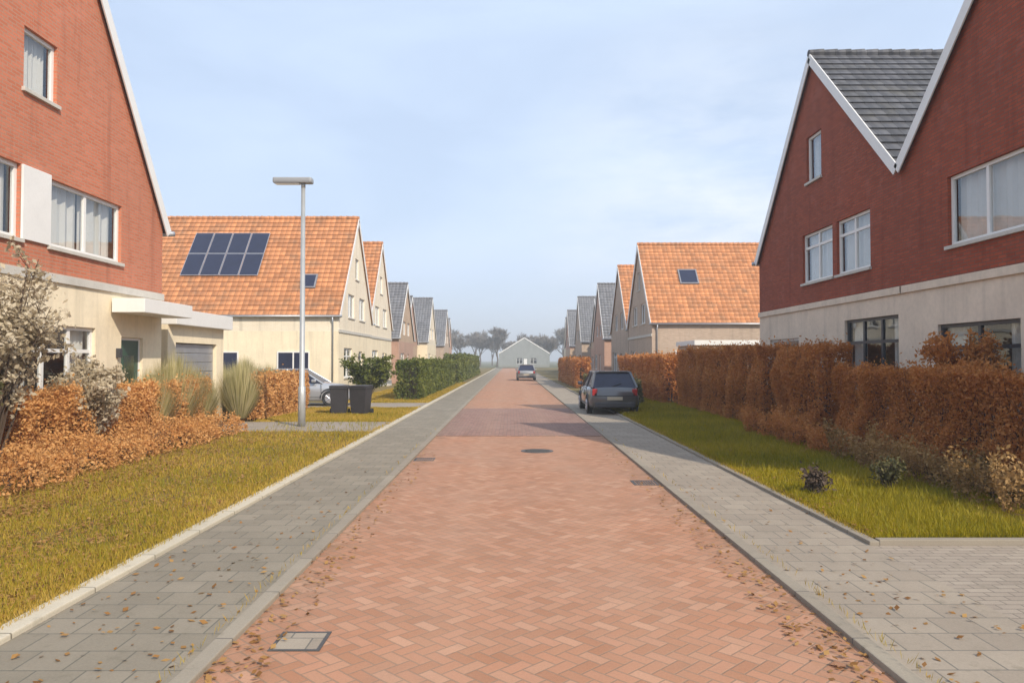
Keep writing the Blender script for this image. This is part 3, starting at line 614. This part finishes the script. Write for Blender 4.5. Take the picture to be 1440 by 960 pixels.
def leaves(name, cen, size, mat, parent=None, clump=None):
    n = len(cen); u = rdir(n); t = rdir(n); v = np.cross(u, t); v /= np.linalg.norm(v, axis=1)[:, None] + 1e-6
    s = size * rng.uniform(.4, 1.45, n)[:, None]; tone = rng.uniform(0, 1, n) * .55 + (.22 if clump is None else clump * .45)
    return quads(name, cen.astype(np.float32), u * s, v * s * .62, tone, mat, parent)
def vnoise(p, s, seed=0):
    q = p * s + seed * 7.3
    return (np.sin(q[:, 0] * 1.7 + 1.3 * np.sin(q[:, 1] * 1.3 + q[:, 2])) + np.sin(q[:, 1] * 2.1 + 1.7 * np.sin(q[:, 2] * 1.1 + q[:, 0])) + np.sin(q[:, 2] * 1.9 + 1.1 * np.sin(q[:, 0] * 1.9))) / 6 + .5

def hedge(x0, x1, y0, y1, h, mat, label, n=30000, size=.035, cat='hedge', group='hedges in the front gardens', rag=.09, seed=1):
    cx, cy = (x0 + x1) / 2, (y0 + y1) / 2; root = empty('hedge', (cx, cy, .05), 0, label, cat, group); hx, hy = (x1 - x0) / 2, (y1 - y0) / 2
    # shell-biased points
    a_side = 2 * hy * h; a_top = 4 * hx * hy; a_end = 2 * hx * h; tot = 2 * a_side + a_top + 2 * a_end; k = rng.choice(5, n, p=np.array([a_side, a_side, a_top, a_end, a_end]) / tot)
    P = np.stack([rng.uniform(-hx, hx, n), rng.uniform(-hy, hy, n), rng.uniform(.04, h, n)], 1)
    dep = np.abs(rng.normal(0, .11, n)) - .03
    P[k == 0, 0] = (-hx + dep)[k == 0]; P[k == 1, 0] = (hx - dep)[k == 1]; P[k == 2, 2] = (h - dep)[k == 2]; P[k == 3, 1] = (-hy + dep)[k == 3]; P[k == 4, 1] = (hy - dep)[k == 4]
    nz = vnoise(P, 3.1, seed); nz2 = vnoise(P, 1.1, seed + 3)
    off = (nz - .5) * rag * 2.2 + (nz2 - .5) * rag * 1.8
    P[:, 0] += np.sign(P[:, 0]) * off * np.where(P[:, 2] > 0, 1, 0); P[:, 2] += off * (P[:, 2] / h) + rng.exponential(.045, n) * (P[:, 2] > h * .93) * (vnoise(P, 6.0, seed + 9) > .45)
    keep = rng.uniform(0, 1, n) < .38 + nz * .7; P = P[keep]
    leaves('foliage', P, size, mat, root, clump=(vnoise(P, 2.3, seed + 5)))
    # stems
    st = MB(); m = int(max(6, 2 * hy * 7))
    for i in range(m):
        y = -hy + .1 + (2 * hy - .2) * (i + rng.uniform(0, 1)) / m; x = rng.uniform(-hx * .5, hx * .5)
        for q in range(4):
            st.tube([(x, y, 0), (x + rng.uniform(-.08, .08), y + rng.uniform(-.1, .1), h * .45), (x + rng.uniform(-hx, hx) * .8, y + rng.uniform(-.3, .3), h * rng.uniform(.8, 1.1))], [.012, .007, .002], 4, False)
    st.build('stems', M['wood'], root)
    return root
hedge(-8.25, -7.55, 7.0, 10.8, 1.42, M['copper'], 'copper brown clipped hedge at the left edge before the coral house', 80000, .025, seed=1)
hedge(-8.2, -7.6, 11.6, 18.6, 1.30, M['copper'], 'long copper brown hedge in front of the coral house, beyond the shrub', 105000, .027, seed=2)
hedge(-8.2, -7.5, 22.3, 27.6, 1.38, M['copper'], 'orange brown hedge between the white garage drive and the silver car', 26000, .045, seed=3)
hedge(6.7, 7.45, 8.0, 15.4, 1.62, M['brownleaf'], 'brown hedge nearest on the right beside the side path', 125000, .026, seed=4)
hedge(6.7, 7.5, 16.3, 18.9, 2.1, M['brownleaf'], 'short tall dark brown hedge between two garden gaps on the right', 42000, .031, seed=5)
hedge(6.7, 7.5, 19.9, 30.0, 2.15, M['brownleaf'], 'long tall dark brown hedge before the far end of the dark red house', 90000, .036, seed=6)
hedge(6.4, 7.4, 31.0, 44.0, 2.0, M['brownleaf'], 'brown hedge leading to the orange roofed house on the right', 40000, .06, seed=7)
hedge(-5.3, -4.2, 34.0, 56.0, 1.75, M['green'], 'long evergreen hedge along the far left pavement', 42000, .065, seed=8)
hedge(-5.2, -4.1, 58.0, 96.0, 2.2, M['green'], 'far dark green hedge beyond the cream houses', 40000, .10, seed=9)
hedge(4.3, 5.2, 48.0, 66.0, 1.9, M['brownleaf'], 'brown hedge beside the far right pavement', 26000, .08, seed=10)
hedge(4.3, 5.4, 30.5, 44.0, .9, M['olive'], 'low dark olive hedge beyond the dark grey car', 22000, .06, seed=11)

def shrub(name, loc, rx, ry, h, mat, label, n, size, cat='shrub', group='garden shrubs', seed=1, stems=26, spread=.9, up=.2):
    root = empty(name, loc, 0, label, cat, group); st = MB(); P = []
    for i in range(stems):
        a = rng.uniform(0, 2 * math.pi); rr = math.sqrt(rng.uniform(0, 1)) * spread; hh = h * rng.uniform(.65, 1.0)
        tip = np.array([rx * rr * math.cos(a), ry * rr * math.sin(a), hh]); mid = tip * np.array([.35, .35, .5]) + rng.normal(0, .05, 3); st.tube([(0, 0, 0), tuple(mid), tuple(tip)], [.022, .013, .004], 5, False)
        for j in range(7):
            t = rng.uniform(.35, 1); p0 = mid + (tip - mid) * max(0, (t - .4) / .6); dr = rdir(1)[0] * np.array([rx, ry, h * .4]) * .38; dr[2] = abs(dr[2]); p1 = p0 + dr
            st.tube([tuple(p0), tuple(p1)], [.007, .003], 4, False)
            m = n // (stems * 7); tt = rng.uniform(0.1, 1, m)[:, None]; P.append(p0 + (p1 - p0) * tt + rng.normal(0, .055, (m, 3)))
    P = np.concatenate(P); P[:, 2] = np.maximum(P[:, 2], .03)
    leaves('foliage', P, size, mat, root, clump=vnoise(P, 2.5, seed)); st.build('stems', M['wood'], root); return root
shrub('leafy_shrub', (-9.6 + 1.75, 11.2, .05), 1.0, 1.3, 3.4, M['palegreyleaf'], 'tall shrub with sparse grey tan leaves before the coral house', 9500, .042, seed=2, stems=34)
shrub('leafy_shrub', (-7.5, 9.95, .05), .6, .7, 1.75, M['olive'], 'dark olive evergreen bush at the far left edge', 15000, .04, seed=3)
shrub('leafy_shrub', (-7.75, 13.6, .05), .7, .8, 1.75, M['palegreyleaf'], 'low tan leaved bush rising from the hedge beside the tall shrub', 12000, .04, seed=4)
shrub('leafy_shrub', (7.9, 12.9, .05), .6, .8, 2.2, M['brownleaf'], 'brown shrub showing above the nearest right hedge', 10000, .04, seed=6)
shrub('leafy_shrub', (5.3, 10.4, .05), .2, .2, .42, M['olive'], 'small clump of dark weeds on the right verge', 700, .03, seed=7, stems=12)
shrub('leafy_shrub', (4.12, 10.0, .05), .16, .2, .36, M['wood'], 'low dark withered plant beside the right pavement', 600, .03, seed=9, stems=14)
shrub('leafy_shrub', (-6.4, 33.2, .05), 1.2, 1.2, 1.9, M['green'], 'rounded green bush beyond the silver car', 12000, .055, seed=8)

hedge(-7.45, -6.75, 7.6, 18.7, .42, M['copper'], 'low bed of orange brown plants along the foot of the left hedge', 44000, .026, 'plant bed', 'planting beds by the hedges', rag=.25, seed=21)
hedge(6.0, 6.65, 8.0, 13.6, .34, M['midleaf'], 'low tan planting bed at the foot of the nearest right hedge', 20000, .026, 'plant bed', 'planting beds by the hedges', rag=.28, seed=22)
hedge(6.05, 6.65, 14.2, 19.0, .38, M['brownleaf'], 'low brown planting bed further along the right hedge', 14000, .03, 'plant bed', 'planting beds by the hedges', rag=.28, seed=23)

def grasstuft(loc, r, h, label, n=900, mat='khaki'):
    root = empty('ornamental_grass', loc, 0, label, 'ornamental grass', 'pale ornamental grasses'); a = rng.uniform(0, 6.28, n); lean = rng.uniform(.05, 1, n) ** .8 * r; hh = h * rng.uniform(.5, 1, n) * (1 - .25 * lean / r)
    V = np.empty((n, 4, 3)); ca, sa = np.cos(a), np.sin(a); b0 = np.stack([ca * lean * .25, sa * lean * .25, np.zeros(n)], 1); tp = np.stack([ca * lean, sa * lean, hh], 1); cen = (b0 + tp) / 2; u = (tp - b0) / 2; v = np.stack([-sa, ca, np.zeros(n)], 1) * .008
    cen[:, 2] += h * .05; quads('blades', cen.astype(np.float32), u, v, rng.uniform(0, 1, n), M[mat], root); return root
g0 = None
names = ['nearest the coral house door', 'second from the coral house door', 'third from the coral house door', 'by the left edge of the garage drive', 'right of the garage drive', 'between the garage and the silver car', 'just left of the silver car', 'behind the orange brown hedge', 'tallest before the garage', 'small one before the garage']
pos = [(-8.0, 16.4, 1.0), (-8.0, 17.5, 1.1), (-7.9, 18.5, 1.0), (-8.0, 19.0, .9), (-8.1, 22.2, 1.1), (-8.6, 24.2, 1.15), (-8.7, 26.6, 1.05), (-9.1, 25.2, 1.2), (-8.15, 18.0, 1.25), (-9.0, 23.0, 1.1)]
for (x, y, s), nm in zip(pos, names):
    if g0 is None: g0 = o = grasstuft((x, y, .05), .75, 1.75, 'straw coloured ornamental grass ' + nm, 2600)
    else: o = copy_tree(g0, None, 'straw coloured ornamental grass ' + nm)
    o.location = (x, y, .05); o.scale = (s, s, s); o.rotation_euler.z = x * 7 + y

# grass blades (nobody could count them)
def lawn(name, rects, n, mat, hgt, label, cat):
    cs = []; 
    for (x0, x1, y0, y1, frac) in rects:
        m = int(n * frac); t = rng.uniform(0, 1, m); y = 1 / (1 / y0 + t * (1 / y1 - 1 / y0)) if y0 > 0 else rng.uniform(y0, y1, m); cs.append(np.stack([rng.uniform(x0, x1, m), y, np.full(m, .055)], 1))
    P = np.concatenate(cs); n = len(P); k = vnoise(P, 1.6, 2) * .6 + vnoise(P, 5.1, 5) * .4
    kp = rng.uniform(0, 1, n) < .45 + k * .9; P = P[kp]; k = k[kp]; n = len(P)
    far = np.clip(P[:, 1] / 8, .8, 3.5); h = hgt * rng.uniform(.4, 1.25, n) * (.6 + k); a = rng.uniform(0, 6.28, n); ln = rng.uniform(0, .8, n) * h
    up = np.stack([np.cos(a) * ln, np.sin(a) * ln, h], 1); b_ = rng.uniform(0, 6.28, n); v = np.stack([np.cos(b_), np.sin(b_), np.zeros(n)], 1) * (.0032 * far)[:, None]
    o = quads(name, (P + up / 2).astype(np.float32), up / 2, v, vnoise(P, .9, 8) * .55 + rng.uniform(0, .55, n) - .05, M[mat]); return tag(o, label, cat, kind='stuff')
lawn('grass', [(-7.6, -3.54, 2.2, 19.0, .70), (-7.6, -3.54, 21.9, 28.4, .12), (-7.6, -3.54, 31.6, 60, .10), (-8.4, -7.4, 7, 18.6, .08)], 420000, 'grass_l', .062, 'dry yellow green grass on the left verge', 'grass')
lawn('grass', [(3.74, 6.8, 7.62, 40, .9), (6.6, 8.4, 7.62, 30, .1)], 260000, 'grass_r', .075, 'green grass on the right verge', 'grass')
lawn('grass_tufts', [(-6.6, -3.56, 2.2, 26.0, 1.0)], 16000, 'tuftg', .13, 'taller green tufts in the left verge', 'grass')
lawn('grass_tufts', [(3.76, 6.2, 7.62, 30, 1.0)], 14000, 'tuftg', .14, 'taller tufts in the right verge', 'grass')
lawn('edge_grass', [(-3.62, -3.44, 2.2, 30, .6), (3.66, 3.8, 7.62, 24, .25), (-2.0, -1.97, 3, 20, .018), (2.40, 2.43, 3, 20, .018)], 15000, 'grass_l', .06, 'grass and weeds creeping over the kerb edges', 'grass')
def litter(rects, n, label):
    cs = [np.stack([rng.uniform(x0, x1, int(n * f)), 1 / (1 / y0 + rng.uniform(0, 1, int(n * f)) * (1 / y1 - 1 / y0)), np.full(int(n * f), z)], 1) for (x0, x1, y0, y1, f, z) in rects]
    P = np.concatenate(cs); n = len(P); a = rng.uniform(0, 6.28, n); s = rng.uniform(.014, .034, n)[:, None]; P[:, 2] += rng.uniform(.0, .02, n)
    u = np.stack([np.cos(a), np.sin(a), rng.uniform(-.4, .4, n)], 1) * s; v = np.stack([-np.sin(a), np.cos(a), rng.uniform(-.4, .4, n)], 1) * s * .65
    return tag(quads('fallen_leaves', P.astype(np.float32), u, v, rng.uniform(0, 1, n), M['litter']), label, 'leaves', kind='stuff')
litter([(-7.6, -3.6, 3, 18, .72, .085), (-3.3, -2.0, 3.5, 14, .008, .037), (3.75, 6.7, 7.7, 20, .20, .09), (-7.2, -5.6, 5, 18.6, .35, .10), (-1.9, -1.5, 3.5, 16, .012, .006), (1.9, 2.28, 3.5, 16, .012, .006), (2.45, 3.6, 4, 12, .005, .037)], 34000, 'brown fallen leaves scattered over the grass verges')

# ------------------------------------------------------------------ bare trees closing the view
def bare_tree(name, h, seed, label):
    rs = random.Random(seed); root = empty(name, (0, 0, 0), 0, label, 'tree', 'bare trees beyond the end of the street'); tr = MB(); tw = []
    def grow(p, d_, ln, r, lv):
        p2 = p + d_ * ln; tr.tube([tuple(p), tuple((p + p2) / 2 + Vector((rs.uniform(-1, 1), rs.uniform(-1, 1), 0)) * ln * .05), tuple(p2)], [r, r * .85, r * .65], 6 if lv < 2 else 4, False)
        if lv >= 4:
            for _ in range(34):
                t = rs.random(); q = p + (p2 - p) * t; dd = (d_ + Vector((rs.gauss(0, .6), rs.gauss(0, .6), rs.gauss(.1, .5)))).normalized(); tw.append((q, dd, rs.uniform(.5, 1.3)))
            return
        for _ in range(3 if lv else 5):
            dd = (d_ + Vector((rs.gauss(0, .5), rs.gauss(0, .5), rs.gauss(.12, .22)))).normalized(); grow(p + (p2 - p) * rs.uniform(.55, 1), dd, ln * rs.uniform(.58, .8), r * .55, lv + 1)
    grow(Vector((0, 0, -.3)), Vector((0, 0, 1)), h * .3, h * .018, 0)
    tr.build('trunk', M['trunk'], root)
    n = len(tw); C_ = np.array([tuple(q + dd * l_ / 2) for q, dd, l_ in tw]); U = np.array([tuple(dd * l_ / 2) for q, dd, l_ in tw]); V = np.cross(U, rdir(n)); V /= np.linalg.norm(V, axis=1)[:, None] + 1e-6
    quads('crown', C_.astype(np.float32), U, V * .05, rng.uniform(0, 1, n), M['twig'], root); return root
protos = [bare_tree('bare_tree', 14, 3, 'x'), bare_tree('bare_tree', 12, 8, 'x'), bare_tree('bare_tree', 16, 15, 'x')]
rr = random.Random(5); k = 0
tp = [(-34, 225), (-27, 210), (-21, 232), (-15, 214), (-9.5, 228), (-4, 212), (6, 236), (10, 210), (16, 226), (22, 214), (29, 232), (36, 218), (-1, 245), (3, 216), (-24, 250), (-12, 246), (13, 250), (19, 246), (-6.5, 262), (8, 262)]
place = ['leftmost in the far tree row', 'second from the left in the far tree row', 'third from the left in the far tree row', 'fourth from the left in the far tree row', 'fifth from the left in the far tree row', 'just left of the end house',
         'behind the right half of the end house', 'just right of the end house', 'fifth from the right in the far tree row', 'fourth from the right in the far tree row', 'second from the right in the far tree row', 'rightmost in the far tree row', 'tallest on the axis of the road', 'right behind the end house roof', 'in the second rank at the far left', 'in the second rank left of the road axis', 'in the second rank right of the end house', 'in the second rank at the far right', 'farthest one left of the end house', 'farthest one behind the end house']
for (x, y), pl in zip(tp, place):
    if k < 3: o = protos[k]; o['label'] = 'bare pale tree ' + pl
    else: o = copy_tree(protos[k % 3], None, 'bare pale tree ' + pl)
    s = rr.uniform(.95, 1.2) * (.8 if k == 5 or k == 12 else 1); o.location = (x, y, -.1); o.scale = (s, s, s); o.rotation_euler.z = rr.uniform(0, 6); k += 1

# ------------------------------------------------------------------ haze
hz = MB().box(-1420, 1420, -60, 1620, -1.2, 40).build('haze', M['white']); tag(hz, 'thin pale winter haze over the street', 'haze', kind='stuff')
hm = bpy.data.materials.new('haze_air'); hm.use_nodes = True; t = hm.node_tree; t.nodes.remove(t.nodes['Principled BSDF']); pv = t.nodes.new('ShaderNodeVolumePrincipled')
pv.inputs['Color'].default_value = (.92, .96, 1, 1); pv.inputs['Density'].default_value = .0016; pv.inputs['Anisotropy'].default_value = .0; t.links.new(pv.outputs[0], t.nodes['Material Output'].inputs['Volume'])
hz.data.materials[0] = hm
